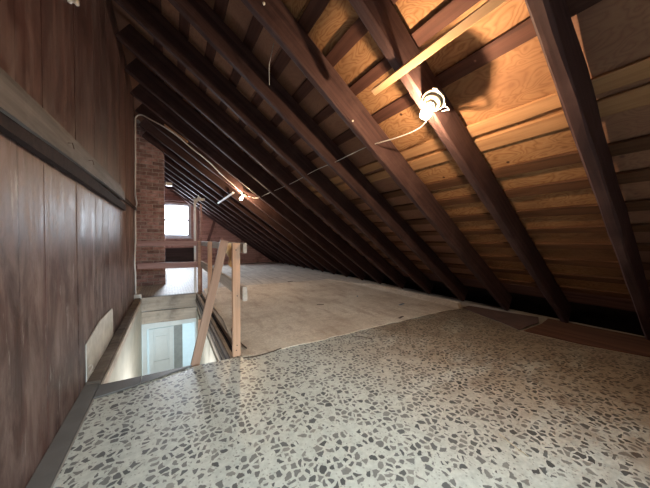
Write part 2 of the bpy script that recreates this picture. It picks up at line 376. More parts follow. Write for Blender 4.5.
# ------------------------------------------------------------------ structure: floors
SX0, SX1, SY0, SY1 = -0.39, 0.41, 2.14, 5.10            # the stair opening
def build_floor():
    bm = bmesh.new(); z1, z0 = -0.004, -0.05
    bw = 0.14
    # sub-floor boards running along the attic, broken round the stair opening
    x = WX - 0.15; i = 0
    while x < 4.02:
        xe = min(x + bw - 0.003, 4.02)
        spans = [(Y0, Y1 + .1)] if (x > SX1 - 0.02 or xe < SX0) else [(Y0, SY0), (SY1, Y1 + .1)]
        for ya, yb in spans:
            xa, xb = x, xe
            if len(spans) == 1 and xa < SX1 < xb: xa = SX1
            box(bm, xa, xb, ya, yb, z0, z1 - random.random() * 0.003)
        x += bw; i += 1
        if abs(x - SX1) < bw and x < SX1 < x + bw:
            pass
    return struct(obj('floor', bm, M['subfloor']))
build_floor()
bm = bmesh.new(); box(bm, WX-.2, 4.02, Y0, SY0, -0.09, -0.052); box(bm, WX-.2, 4.02, SY1, Y1+.2, -0.09, -0.052)
box(bm, SX1, 4.02, SY0, SY1, -0.09, -0.052); box(bm, WX-.2, SX0, SY0, SY1, -0.09, -0.052)
struct(obj('floor', bm, M['darkwood']))
# lower storey seen down the stair opening
bm = bmesh.new(); box(bm, -1.6, 2.2, 1.4, 8.0, -2.66, -2.60); struct(obj('floor', bm, M['subfloor']))
bm = bmesh.new(); box(bm, SX0-.06, SX0, SY0, SY1, -2.6, -0.09); box(bm, SX1, SX1+.06, SY0+.0, SY1, -2.6, -0.30)
box(bm, SX0-.06, SX1+.06, SY0-.06, SY0, -2.6, -0.09); struct(obj('wall_stairwell', bm, M['plaster']))
bm = bmesh.new(); box(bm, -1.2, -1.14, 5.3, 7.6, -2.6, -0.3); box(bm, 1.6, 1.66, 5.3, 7.6, -2.6, -0.3); box(bm, -1.2, 1.66, 7.6, 7.66, -2.6, -0.3)
box(bm, -1.2, 1.66, 5.22, 7.66, -0.34, -0.28); box(bm, -1.2, SX0-.06, 5.12, 5.2, -2.6, -0.3); box(bm, SX1+.06, 1.66, 5.12, 5.2, -2.6, -0.3)
struct(obj('wall_lower_room', bm, M['paint']))

# ------------------------------------------------------------------ structure: left wall of vertical boards
bm = bmesh.new(); y = Y0; k = 0
while y < 5.28:
    ye = min(y + 0.232, 5.28); t = random.random() * 0.004
    box(bm, WX - 0.03, WX - t, y, ye, -0.05, 3.36)
    y += 0.235; k += 1
box(bm, WX - 0.09, WX - 0.03, Y0, 5.28, -0.05, 3.36)
struct(obj('wall_left', bm, M['wall']))
bm = bmesh.new(); box(bm, WX - 0.19, WX - 0.13, 5.28, Y1, -0.05, 3.5); struct(obj('wall_left', bm, M['wall']))
# rear wall behind the camera with an opening added for the rear fill
bm = bmesh.new()
for a in ((WX-.2, 0.2, -.05, 3.5), (0.8, 5.2, -.4, 3.5), (0.2, 0.8, -.05, 1.25), (0.2, 0.8, 1.85, 3.5)): box(bm, a[0], a[1], Y0 - .08, Y0, a[2], a[3])
struct(obj('wall_rear', bm, M['gable']))

# ------------------------------------------------------------------ structure: roof sheathing
bm = bmesh.new()
D0 = RD + 0.028                                 # battens occupy RD..RD+.02
def roofbox(bm, s0, s1, y0, y1, d0, d1, mi=0):
    vs = [bm.verts.new(roof(s, y, d)) for s in (s0, s1) for y in (y0, y1) for d in (d0, d1)]
    for q in ((0, 1, 3, 2), (4, 6, 7, 5), (0, 4, 5, 1), (2, 3, 7, 6), (0, 2, 6, 4), (1, 5, 7, 3)):
        f = bm.faces.new([vs[i] for i in q]); f.material_index = mi
ss = [0.10, 0.92, 1.66, 2.46, 3.02, 3.95, 4.7, S_TOP + 0.5]
for a, b in zip(ss, ss[1:]):
    yy = [Y0 - .1, -1.43 + .6 * (int(a * 7) % 2), 0.425, 1.637]
    y = 2.83
    while y < Y1 - .3: yy.append(y); y += 1.19
    yy.append(Y1 + .15)
    for c, d in zip(yy, yy[1:]):
        dz = random.random() * 0.004
        roofbox(bm, a + 0.002, b - 0.002, c + 0.0015, d - 0.0015, D0 + dz, D0 + 0.016 + dz, 0 if 0.42 < c < 1.6 else 1)  # outer bays take the darker sheathing, their shade put into the colour
struct(obj('ceiling', bm, [M['ply'], M['ply_old_shaded']]))
bm = bmesh.new(); roofbox(bm, -1.6, S_TOP + .6, Y0 - .2, Y1 + .2, D0 + 0.03, D0 + 0.09)
struct(obj('ceiling', bm, M['darkwood'])); bm = bmesh.new()
# open eave below the sheathing, its darkness put into the wood colour
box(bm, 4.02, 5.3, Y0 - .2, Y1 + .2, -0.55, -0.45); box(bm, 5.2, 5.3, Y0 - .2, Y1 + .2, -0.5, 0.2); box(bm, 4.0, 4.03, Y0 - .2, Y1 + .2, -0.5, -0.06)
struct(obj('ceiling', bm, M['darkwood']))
bm = bmesh.new(); box(bm, WX - .3, WX - .09, Y0 - .1, Y1 + .2, 3.3, 3.9); struct(obj('ceiling', bm, M['darkwood']))

# ------------------------------------------------------------------ rafters
PITCH = 0.595; RY0 = 0.447
def rafter(k):
    y = RY0 + PITCH * k - (0.018 if k == 0 else 0)
    bm = bmesh.new(); plank(bm, S_TOP - 0.034, 0.062, RD, seg=46, jit=0.007, ch=0.010, seed=k + 20, x0=0.012)
    x = Vector((-CA, 0, SA)); z = Vector((SA, 0, CA)); yv = z.cross(x); o = roof(0, y, RD / 2)
    mw = Matrix(((x.x, yv.x, z.x, o.x), (x.y, yv.y, z.y, o.y), (x.z, yv.z, z.z, o.z), (0, 0, 0, 1)))
    return obj('rafter', bm, M['rafter'], None, mw)
ordw = ['first', 'second', 'third', 'fourth', 'fifth', 'sixth', 'seventh', 'eighth', 'ninth', 'tenth', 'eleventh', 'twelfth', 'thirteenth', 'fourteenth', 'fifteenth', 'sixteenth', 'seventeenth', 'eighteenth']
rl = {0: 'dark unlit sloping rafter nearest the right edge of the photo', 1: 'sloping rafter with the large glowing bulb and holder mounted on it',
      2: 'brownish sloping rafter just left of the rafter holding the near bulb', 17: 'farthest sloping rafter, right against the far gable wall'}
for k in range(0, 18):
    tag(rafter(k), rl.get(k, 'dark sloping roof rafter, %s from the right edge of the photo' % ordw[k]), 'rafter', 'roof rafters')

# ------------------------------------------------------------------ roof battens (skip sheathing strips seen between the rafters)
BAT = [(.38, .47), (.65, .74), (.92, 1.01), (1.19, 1.27), (1.43, 1.50), (1.66, 1.75), (1.93, 2.02), (2.17, 2.26), (2.46, 2.56), (2.60, 2.69),
       (3.02, 3.11), (3.31, 3.39), (3.57, 3.66), (3.84, 3.93), (4.12, 4.21), (4.40, 4.49), (4.67, 4.76), (4.94, 5.03)]
for i, (a, b) in enumerate(BAT):
    p0 = roof((a + b) / 2, Y1 - 0.02, RD + 0.0155); p1 = roof((a + b) / 2, -0.6, RD + 0.0155)
    n = (SA, 0, CA)
    if i in (8, 9): lab = 'pale split roof batten below the knotty plywood, %s of the pair' % ('lower' if i == 8 else 'upper')
    else: lab = 'reddish roof batten behind the rafters, %s row up from the eave' % ordw[i]
    o = beam('roof_batten', p0, p1, b - a, 0.020, M['batten_pale'] if i in (8, 9) else (M['batten_brown'] if i < 8 else M['batten']), up=n, seg=60, jit=0.006, ch=0.003, seed=i + 60)
    tag(o, lab, 'batten', 'roof battens across the rafters')

# eave plank under the last boards
o = beam('eave_plank', roof(0.245, 10.6, RD + 0.0155), roof(0.245, -1.2, RD + 0.0155), 0.25, 0.018, M['plank'], up=(SA, 0, CA), seg=60, jit=0.006, ch=0.003, seed=3)
tag(o, 'long dark plank running behind the rafter feet just above the floor', 'plank')

# ------------------------------------------------------------------ far gable wall, window, studs
GY = Y1; WXa, WXb, WZa, WZb = -0.22, 0.645, 1.10, 2.22
bm = bmesh.new(); z = -0.05; r = 0
def roofz(x): return SL * (XE - x) + 0.26
while z < 3.5:
    z1 = z + 0.125; xm = min(5.0, XE + (0.26 - z) / SL)
    t = 0.03 + random.random() * 0.03
    def seg(xa, xb):
        if xb - xa < 0.02: return
        xx = xa
        while xx < xb:
            xn = min(xb, xx + 1.1 + random.random() * 1.6)
            box(bm, xx + .002, xn - .002, GY, GY + t * 0.8, z + 0.004 + random.random() * .006, z1 - 0.004)
            xx = xn
    if z1 > WZa and z < WZb: seg(WX - .2, WXa - .04); seg(WXb + .04, xm)
    else: seg(WX - .2, xm)
    z = z1
# outer backing of the gable, with the opening left free
for a in ((WX-.3, WXa-.03, -.3, 3.7), (WXb+.03, 5.3, -.5, 3.7), (WXa-.03, WXb+.03, -.3, WZa-.03), (WXa-.03, WXb+.03, WZb+.03, 3.7)): box(bm, a[0], a[1], GY + .07, GY + .10, a[2], a[3])
struct(obj('wall_far', bm, M['gable']))
win = bpy.data.objects.new('window_1', None); COL.objects.link(win); win.location = (0.21, GY, WZa); struct(win)
inv = Matrix.Translation((-0.21, -GY, -WZa))
def wpart(name, boxes, m, parent=win):
    bm = bmesh.new()
    for b in boxes: box(bm, *b, M4=inv)
    return obj(name, bm, m, parent)
M['winpaint'] = plain('window_frame_paint', (0.50, 0.50, 0.54), 0.5)
wpart('window_frame', [(WXa-.07, WXa, GY-.03, GY+.07, WZa-.07, WZb+.07), (WXb, WXb+.07, GY-.03, GY+.07, WZa-.07, WZb+.07), (WXa, WXb, GY-.03, GY+.07, WZb, WZb+.07), (WXa, WXb, GY-.03, GY+.07, WZa-.07, WZa)], M['winpaint'])
wpart('window_sash', [(WXa, WXa+.035, GY, GY+.04, WZa, WZb), (WXb-.035, WXb, GY, GY+.04, WZa, WZb), (WXa, WXb, GY, GY+.04, WZb-.035, WZb), (WXa, WXb, GY, GY+.04, WZa, WZa+.035), (WXa, WXb, GY-.005, GY+.045, 1.635, 1.70)], M['winpaint'])
wpart('window_pane', [(WXa+.03, WXb-.03, GY+.018, GY+.022, WZa+.03, WZb-.03)], M['glass'])
wpart('window_sill', [(WXa-.1, WXb+.1, GY-.07, GY+.06, WZa-.10, WZa-.07)], M['winpaint'])

for i, (a, b, lab) in enumerate([((0.92, GY-.05, 0), (0.92, GY-.05, 2.3), 'upright wall stud just right of the far window'),
                     ((1.28, GY-.05, 0.9), (1.62, GY-.05, 2.02), 'slanting dark brace on the far gable boards'),
                     ((2.30, GY-.05, 0.0), (2.62, GY-.05, 1.10), 'lower slanting stud at the far right of the gable wall')]):
    tag(beam('wall_stud', a, b, 0.09, 0.05, M['plank'] if i else M['redrail'], up=(0, -1, 0), seg=12, seed=i + 5), lab, 'stud')
tag(beam('header_beam', (-0.45, GY-.06, 2.42), (0.98, GY-.06, 2.42), 0.10, 0.13, M['plank'], seg=10, seed=9), 'dark horizontal beam on the gable wall above the window', 'beam')
o = bmesh.new(); box(o, -0.5, 0.80, GY-.05, GY-.02, 0.07, 0.66); struct(obj('shadow_panel_1', o, M['darkwood']))  # dark panel standing in for the shaded wall under the window

# ------------------------------------------------------------------ chimney of real bricks
def chimney():
    cx0, cx1, cy0, cy1 = WX - 0.12, -0.074, 6.44, 6.95
    t = thing('chimney', 'brick chimney stack rising through the attic beside the far window', 'chimney', ((cx0+cx1)/2, cy0, 0))
    off = Matrix.Translation((-(cx0+cx1)/2, -cy0, 0))
    bm = bmesh.new(); box(bm, cx0+.008, cx1-.008, cy0+.008, cy1-.008, 0, 3.4, M4=off)
    obj('mortar_core', bm, M['mortar'], t)
    bm = bmesh.new(); z = 0.004; r = 0; bh, bl = 0.062, 0.20
    while z < 3.3:
        for face in ('f', 's'):
            a0, a1 = (cx0, cx1) if face == 'f' else (cy0, cy1)
            p = a0 - (0 if (r + (face == 's')) % 2 else bl / 2 + .005)
            while p < a1 - 0.02:
                q0, q1 = max(p, a0), min(p + bl, a1)
                if q1 - q0 > 0.02:
                    j = random.random() * 0.006; g = (random.random()-.5) * .003
                    if face == 'f': box(bm, q0, q1, cy0 - j, cy0 + 0.05, z + g, z + bh + g, M4=off)
                    else: box(bm, cx1 - 0.05, cx1 + j, q0 + .0, q1, z + g, z + bh + g, M4=off)
                p += bl + 0.011
        z += bh + 0.012; r += 1
    o = obj('brickwork', bm, M['brick'], t)
    bv = o.modifiers.new('b', 'BEVEL'); bv.width = 0.004; bv.segments = 1
chimney()

# ------------------------------------------------------------------ floor coverings
def sheet(name, poly, th, m, label, cat, z=0.0, wave=0.0, sub=0.12, seed=0, curl=None):
    """a thin sheet lying on the floor: grid-cut polygon with slight waves and real thickness"""
    bm = bmesh.new(); f = bm.faces.new([bm.verts.new((x, y, 0)) for x, y in poly])
    xs = [p[0] for p in poly]; ys = [p[1] for p in poly]
    for ax, lo, hi in ((0, min(xs), max(xs)), (1, min(ys), max(ys))):
        v = lo + sub
        while v < hi:
            co = (v, 0, 0) if ax == 0 else (0, v, 0); no = (1, 0, 0) if ax == 0 else (0, 1, 0)
            bmesh.ops.bisect_plane(bm, geom=bm.verts[:] + bm.edges[:] + bm.faces[:], plane_co=co, plane_no=no); v += sub
    for v in bm.verts:
        h = wave * max(0, noise.noise(Vector((v.co.x * 2.3, v.co.y * 2.3, seed)))) 
        if curl: h += curl(v.co.x, v.co.y)
        v.co.z = z + th + h
    top = bm.faces[:]
    ex = bmesh.ops.extrude_face_region(bm, geom=top)
    for e in ex['geom']:
        if isinstance(e, bmesh.types.BMVert): e.co.z -= th
    o = obj(name, bm, m, smooth=False)
    return tag(o, label, cat)
vinyl_poly = [(SX0, Y0 + .02), (3.10, Y0 + .02), (3.30, .30), (3.16, .74), (3.10, 1.19), (3.50, 2.06), (0.50, 2.115), (0.18, 2.135), (-0.02, 2.085), (-0.20, 2.03), (-0.385, 1.995)]
sheet('vinyl_sheet', vinyl_poly, 0.003, M['vinyl'], 'pebble patterned off-white vinyl sheet covering the near floor', 'vinyl flooring')
def ccurl(x, y):
    d = max(0.0, x - (3.42 if y < 4.2 else 3.42 - (y - 4.2) * .3)); return min(0.035, d * 0.45) * (1 if y > 2.05 else 0.4)
rg = random.Random(3)
cp = [(0.50, 2.10)]
x = 0.6
while x < 3.3: cp.append((x, 2.08 - 0.03 * (x/3.3) + rg.uniform(-.018, .012))); x += 0.11
cp += [(3.42, 1.99), (3.55, 2.08), (3.56, 2.6), (3.54, 3.3), (3.52, 4.0), (3.18, 5.14), (2.4, 5.22), (1.34, 5.36), (0.56, 5.40), (0.52, 4.0), (0.54, 3.2), (0.50, 2.6)]
sheet('carpet_sheet', cp, 0.006, M['carpet'], 'large dusty beige carpet laid face down beside the stair opening', 'carpet', z=0.003, wave=0.012, curl=ccurl, seed=4)
crp = [o for o in COL.objects if o.name.startswith('carpet_sheet')][0]; beam('rolled_edge', (3.555, 2.10, 0.035), (3.54, 4.0, 0.034), 0.05, 0.035, M['carpet'], crp, seg=20, jit=0.006, ch=0.012, seed=8)
sheet('brown_underlay_sheet', [(3.48, 2.02), (3.62, 2.00), (3.84, 1.28), (3.58, 1.19), (3.12, 1.20)], 0.004, M['brownsheet'], 'dark brown underlay sheet at the corner of the beige carpet', 'underlay', z=0.006, wave=0.02, seed=2)
sheet('rusty_floor_board', [(3.14, 1.17), (3.56, 1.16), (3.88, 1.20), (3.93, .4), (3.93, -1.4), (3.2, -1.4), (3.33, .30), (3.19, .74)], 0.006, M['rustfloor'], 'rust brown floor sheet between the vinyl and the dark eave', 'floor sheet', wave=0.006, seed=6)
sheet('linoleum_sheet', [(-0.45, 5.13), (0.62, 5.13), (0.62, 5.42), (0.80, 6.4), (0.86, 10.5), (-0.05, 10.5), (-0.05, 7.0), (-0.05, 6.40), (-0.45, 6.40)], 0.003, M['lino'], 'pale patterned linoleum running from the stair opening to the far window', 'linoleum')
# dark grey tiles bordering the near-left corner
yy = [-1.0, -0.5, 0.4, 1.3, 2.20]
bm = bmesh.new()
slab(bm, [(WX, 0.0), (SX0 - .004, 0.0), (SX0 - .004, 2.18), (WX, 2.20)], 0, 0.012)
tag(obj('border_tile', bm, M['tile']), 'long dark grey tile strip along the foot of the left wall', 'tile')
bm = bmesh.new(); slab(bm, [(SX0, 2.005), (-0.20, 2.04), (-0.17, 2.05), (-0.17, 2.155), (SX0, 2.165)], 0, 0.010)
tag(obj('border_tile', bm, M['tile']), 'dark grey tile at the near-left corner of the stair opening', 'tile')
bm = bmesh.new(); slab(bm, [(-0.165, 2.052), (-0.02, 2.095), (0.14, 2.14), (0.14, 2.148), (-0.165, 2.154)], 0, 0.010)
tag(obj('border_tile', bm, M['tile']), 'narrow tapering grey tile on the near edge of the stair opening', 'tile')

# ------------------------------------------------------------------ stair opening linings
tag(beam('opening_cap_board', (WX+.042, 2.20, -.005), (WX+.042, 5.26, -.005), 0.076, 0.06, M['capwood'], seg=24, jit=.006, seed=12), 'dark worn cap board along the left side of the stair opening', 'board')
tag(beam('opening_cap_board', (WX+.088, 2.19, -.03), (WX+.088, 5.10, -.03), 0.012, 0.07, M['greywood'], seg=24, jit=.004, ch=.002, seed=14), 'thin grey strip on the left lip of the stair opening', 'board')
tag(beam('header_board', (SX0, 5.075, -0.10), (SX1+.04, 5.075, -0.12), 0.04, 0.22, M['greywood'], seg=16, jit=.006, seed=15), 'upper weathered board on the far face of the stair opening', 'board')
tag(beam('header_board', (SX0, 5.09, -0.325), (SX1, 5.09, -0.345), 0.035, 0.20, M['greywood'], seg=16, jit=.006, seed=16), 'lower weathered board on the far face of the stair opening', 'board')
tag(beam('side_joist', (SX1+.03, 2.15, -0.15), (SX1+.03, 5.05, -0.15), 0.04, 0.26, M['greywood'], seg=24, jit=.006, seed=17), 'grey joist lining the right side of the stair opening', 'joist')
tag(beam('lining_strip', (SX1+.005, 2.15, -0.03), (SX1+.005, 5.05, -0.03), 0.012, 0.045, M['capwood'], seg=24, jit=.005, ch=.002, seed=18), 'thin dark strip on the right lip of the stair opening', 'strip')
tag(beam('lining_strip', (SX1-.008, 2.15, -0.16), (SX1-.008, 5.05, -0.12), 0.010, 0.04, M['ledge'], seg=24, jit=.005, ch=.002, seed=19), 'thin grey strip lower down the right side of the opening', 'strip')

# door at the foot of the shaft
d = thing('lower_door', 'white panelled door with casing seen down the stair opening', 'door', (0, 5.16, -2.6))
di = Matrix.Translation((0, -5.16, 2.6))
def dpart(name, boxes, m, bev=0.003):
    bm = bmesh.new()
    for b in boxes: box(bm, *b, M4=di)
    o = obj(name, bm, m, d); bv = o.modifiers.new('b', 'BEVEL'); bv.width = bev; bv.segments = 2; return o
dpart('casing', [(SX0, SX0+.07, 5.12, 5.17, -2.6, -0.45), (SX1-.02, SX1+.06, 5.12, 5.17, -2.6, -0.45), (SX0, SX1+.06, 5.115, 5.17, -0.53, -0.44)], M['paint'])
dx0, dx1 = -0.30, 0.06
dpart('door_slab', [(dx0, dx1, 5.205, 5.225, -2.59, -0.56)], M['paint'])
dpart('door_frame_rails', [(dx0, dx0+.07, 5.185, 5.2045, -2.59, -0.56), (dx1-.07, dx1, 5.185, 5.2045, -2.59, -0.56), (dx0+.0705, dx1-.0705, 5.185, 5.2045, -0.66, -0.56), (dx0+.0705, dx1-.0705, 5.185, 5.2045, -1.22, -1.12)], M['paint'])
dpart('door_edge', [(dx1+.004, dx1+.135, 5.18, 5.235, -2.59, -0.54)], plain('grey_door_edge', (0.30, 0.34, 0.34), 0.5))
dpart('door_panel', [(dx0+.09, dx1-.09, 5.192, 5.2045, -1.08, -0.70)], M['paint'])

# ------------------------------------------------------------------ railing round the opening
def rail(name, a, b, w_, h_, m, lab, up=(0, 0, 1), **k):
    return tag(beam(name, a, b, w_, h_, m, up=up, **k), lab, 'rail')
rt = thing('railing_post', 'bright pine post at the near-right corner of the stair opening', 'post', (0.462, 2.135, 0))
bm = bmesh.new(); box(bm, -0.030, 0.030, -0.020, 0.020, 0.008, 0.925); o = obj('post', bm, M['pinkpine'], rt); bv = o.modifiers.new('b', 'BEVEL'); bv.width = .003
for zz in (0.06, 0.10, 0.87, 0.50):
    bm = bmesh.new(); lathe(bm, [(0, 0.003), (0.004, 0.0025), (0.0045, 0)], 8); obj('nail', bm, M['iron'], rt, Matrix.Translation((0.462 + random.uniform(-.01, .01), 2.115, zz)) @ Matrix.Rotation(PI/2, 4, 'X'))
for o_ in [c for c in rt.children if c.name.startswith('nail')]: o_.matrix_parent_inverse = rt.matrix_world.inverted() if False else Matrix.Translation((-0.462, -2.135, 0))
def post(x, y, z0, z1, wx, wy, m, lab):
    bm = bmesh.new(); box(bm, -wx/2, wx/2, -wy/2, wy/2, 0, z1 - z0)
    o = obj('railing_post', bm, m, None, Matrix.Translation((x, y, z0))); bv = o.modifiers.new('b', 'BEVEL'); bv.width = .003
    return tag(o, lab, 'post')
post(0.455, 3.62, 0.0, 0.93, 0.05, 0.05, M['pinkpine'], 'middle railing post behind the leaning pine brace')
post(0.455, 4.98, 0.0, 0.93, 0.045, 0.05, M['pinkpineX'], 'slim railing post at the far-right corner of the stair opening')
post(0.40, 5.10, 0.005, 1.70, 0.035, 0.03, M['white'], 'tall thin pale pole standing at the far corner of the railing')
post(0.50, 5.13, 0.005, 1.60, 0.03, 0.03, M['redrail'], 'reddish upright lath beside the tall pale pole')
bm = bmesh.new()
for q in ([(0.37, 1.60), (0.44, 1.70), (0.46, 1.76), (0.475, 1.70), (0.56, 1.70), (0.56, 1.655), (0.46, 1.65), (0.40, 1.58)],):
    a = [bm.verts.new((x, 5.06, z)) for x, z in q]; b = [bm.verts.new((x, 5.08, z)) for x, z in q]
    bm.faces.new(a); bm.faces.new(b[::-1])
    for i in range(len(q)): bm.faces.new([a[i], a[(i+1) % len(q)], b[(i+1) % len(q)], b[i]])
tag(obj('pole_bracket', bm, M['white']), 'jagged white bracket on top of the tall pale pole', 'bracket')
rail('railing_board', (-0.43, 5.06, 0.890), (0.50, 5.04, 0.890), 0.03, 0.085, M['redrail'], 'upper reddish rail across the far side of the opening', seed=21)
rail('railing_board', (-0.43, 5.06, 0.53), (0.50, 5.04, 0.515), 0.03, 0.10, M['redrail'], 'lower reddish rail across the far side of the opening', seed=22)
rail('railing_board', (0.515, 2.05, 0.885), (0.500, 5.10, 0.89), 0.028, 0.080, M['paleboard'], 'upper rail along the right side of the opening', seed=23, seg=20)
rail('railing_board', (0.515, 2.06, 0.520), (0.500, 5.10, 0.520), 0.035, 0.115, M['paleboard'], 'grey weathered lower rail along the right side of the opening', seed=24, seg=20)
bt = beam('leaning_brace', (0.385, 2.19, 0.945), (0.08, 2.24, -0.42), 0.062, 0.035, M['pinkpineX'], up=(0, -1, .2), seed=25, seg=12, jit=.001, ch=.003)
tag(bt, 'long pine board leaning from the railing down into the stair opening', 'board')
tag(beam('leaning_brace', (0.30, 3.2, 0.05), (0.26, 3.4, -1.0), 0.04, 0.025, M['pinkpineX'], up=(0, -1, .2), seed=26, seg=8, jit=.001, ch=.003), 'thin stick low in the stair opening behind the leaning board', 'stick')
bm = bmesh.new(); prof = [(0, 0), (0.10, 0), (0.105, -.12), (0.085, -.19), (0.05, -.215), (0.02, -.19), (0.03, -.13), (0.0, -.08)]
a = [bm.verts.new((x, 0, z)) for x, z in prof]; b = [bm.verts.new((x, .02, z)) for x, z in prof]
bm.faces.new(a); bm.faces.new(b[::-1])
for i in range(len(prof)): bm.faces.new([a[i], a[(i+1) % 8], b[(i+1) % 8], b[i]])
tag(obj('plywood_offcut', bm, plain('yellow_ply', (0.66, 0.48, 0.27), 0.6), None, Matrix.Translation((0.415, 2.30, 0.925))), 'small yellowish plywood offcut hung between the post and the leaning board', 'offcut')

# ------------------------------------------------------------------ left wall fittings
def ledge():
    t = thing('wall_ledge', 'bowed grey plank ledge fixed along the left wall', 'ledge', (WX, 0, 1.45))
    bm = bmesh.new(); n = 40
    rings = []
    for i in range(n + 1):
        y = -0.4 + (3.72 + 0.4) * i / n; tt = i / n
        out = 0.048 - 0.006 * tt + 0.004 * noise.noise(Vector((y * 2, 3, 1)))
        zt = 1.46 + 0.062 * min(1, max(0, y - 0.9) / 2.5) + 0.015 * math.sin(min(1, max(0, (y - 1) / 2.7)) * PI) + 0.004 * noise.noise(Vector((y * 4, 1, 1)))
        zb = zt - 0.112 - 0.012 * math.sin(tt * PI)
        if y > 3.55: zt -= (y - 3.55) * 0.25
        rings.append([bm.verts.new((x, y, z)) for x, z in ((0.001, zt - 1.45), (out, zt - 1.45 - .004), (out + .003, zt - 1.455 - .02), (out, zb - 1.45), (0.001, zb - 1.45))])
    for i in range(n):
        for j in range(5): bm.faces.new([rings[i][j], rings[i][(j+1) % 5], rings[i+1][(j+1) % 5], rings[i+1][j]])
    bm.faces.new(rings[0]); bm.faces.new(rings[-1][::-1])
    o = obj('ledge_board', bm, wood('ledge_face', (0.09, 0.08, 0.077), (0.24, 0.22, 0.21), 'Y', 0.7, 22, stain=(0.27, 0.255, 0.25), stain_amt=0.5), t)
    bm = bmesh.new(); box(bm, 0.001, 0.030, -0.4, 3.9, -0.145, -0.075); obj('shadow_strip', bm, M['darkwood'], t)  # dark strip under the ledge, painted as its shadow
    for y, z in ((1.75, -.02), (2.15, .0)):
        bm = bmesh.new(); tube(bm, [(0.044, y, z), (0.062, y + .01, z + .006), (0.066, y+.02, z - .02)], 0.0018, 5); obj('bent_nail', bm, M['iron'], t)
ledge()
tag(beam('wall_strip', (WX + .012, 3.75, 1.45), (WX + .012, 5.27, 1.46), 0.024, 0.045, M['darkwood'], seed=30), 'thin dark strip continuing the ledge towards the far corner', 'strip')
bm = bmesh.new(); pp = [(2.23, 0.015), (2.23, .265), (2.30, .275), (2.62, .315), (3.12, .30), (3.15, .275), (3.16, .03), (2.8, .02)]
a = [bm.verts.new((0, y, z)) for y, z in pp]; b = [bm.verts.new((.006, y, z)) for y, z in pp]
bm.faces.new(a); bm.faces.new(b[::-1])
for i in range(8): bm.faces.new([a[i], a[(i+1) % 8], b[(i+1) % 8], b[i]])
tag(obj('wall_patch', bm, M['sheetwhite'], None, Matrix.Translation((WX, 0, 0.0))), 'whitish patch board on the left wall beside the stair opening', 'patch')
bm = bmesh.new(); tube(bm, spline([(WX + .012, 2.24, .11), (WX + .03, 2.22, .13), (WX+.03, 2.25, .10), (WX + .025, 2.20, .085), (WX + .03, 2.26, .07)], 4), .003, 5)
tag(obj('string_knot', bm, M['white']), 'knotted white string at the near corner of the wall patch', 'string')
# porcelain knob high on the wall
t = thing('porcelain_insulator', 'white porcelain insulator high on the left wall', 'insulator', (WX, 1.98, 2.30))
mw = Matrix.Rotation(PI/2, 4, 'Y')
bm = bmesh.new(); lathe(bm, [(0, 0), (.022, 0), (.024, .012), (.016, .018), (.016, .026), (.024, .034), (.020, .046), (0, .047)], 20)
for v in bm.verts: v.co = mw @ v.co
obj('knob', bm, M['ceramic'], t, smooth=True)
bm = bmesh.new(); tube(bm, [(0.025, 0.02, 0), (0.03, 0.0, .02), (.028, -.03, .035), (.02, -.10, .05)], .003, 6); obj('wire_tail', bm, M['white'], t)

# cable up the corner of the left wall and along the rafters
def P(x, y, z): return (x, y, z)
n_ = Vector((SA, 0, CA))
pts = [(-0.455, 5.02, 0.06), (-0.452, 4.98, 0.40), (-0.455, 4.93, 0.62), (-0.452, 5.05, 0.95), (-0.456, 5.12, 1.42), (-0.440, 5.17, 1.55), (-0.455, 5.13, 1.72), (-0.452, 5.18, 2.3), (-0.452, 5.22, 2.86), (-0.44, 5.22, 2.97),
       (-0.36, 5.10, 2.975)]
def rp(x, y, d=-0.012): s = (XE - x) / CA; return tuple(roof(s, y, d))
pts += [rp(-0.20, 4.92, -.03), rp(-0.02, 4.76, -.036), rp(0.16, 4.70, -.036), rp(0.35, 4.74, -.03), rp(0.60, 4.80), rp(0.85, 4.90, -.02), rp(1.05, 4.98), rp(1.18, 5.06, -.012)]
bm = bmesh.new(); tube(bm, spline(pts, 8), 0.011, 8)
tag(obj('lamp_cable', bm, M['white'], smooth=True), 'white cable climbing the left wall corner and crossing the rafters to the far bulb', 'cable')
bm = bmesh.new(); tube(bm, spline([(1.30, 5.01, roof((XE-1.30)/CA, 0, -.01).z)] + [rp(1.42, 4.8, .02), rp(1.44, 4.2, .05), rp(1.45, 3.3, .05), rp(1.43, 2.6, .045), rp(1.44, 2.2, .05), rp(1.43, 1.92, .03), rp(1.44, 1.66, .05), rp(1.46, 1.37, .03), rp(1.46, 1.18, .02), rp(1.42, 1.06, -.012), rp(1.36, 1.02, -.01)], 8), 0.004, 6)
tag(obj('lamp_cable', bm, M['white'], smooth=True), 'thin pale cable threaded through the rafters between the two bulbs', 'cable')
bm = bmesh.new(); tube(bm, spline([rp(1.39, .93, -.004), rp(1.415, .92, .004), rp(1.435, .93, .02), rp(1.44, .96, .045), rp(1.44, .995, .06)], 6), 0.004, 6)
tag(obj('lamp_cable', bm, M['white'], smooth=True), 'short white cable stub leaving the near bulb holder to the right', 'cable')
# outlet box at the corner of the opening
t = thing('outlet_box', 'small white outlet box at the far-left corner of the opening', 'outlet', (-0.44, 5.02, 0.02))
bm = bmesh.new(); box(bm, -.05, .06, -.03, .03, -.02, .06); o = obj('box_body', bm, M['white'], t); o.modifiers.new('b', 'BEVEL').width = .006
bm = bmesh.new(); box(bm, -.02, .03, -.034, -.03, .0, .04); obj('face_plate', bm, M['ceramic'], t)
bm = bmesh.new(); box(bm, -.05, .08, -.05, .05, -.035, .035)
o = obj('junction_box', bm, M['white'], None, Matrix.Translation((0.0, 6.72, 2.20))); o.modifiers.new('b', 'BEVEL').width = .006
tag(o, 'white junction box fixed high on the chimney side', 'junction box')

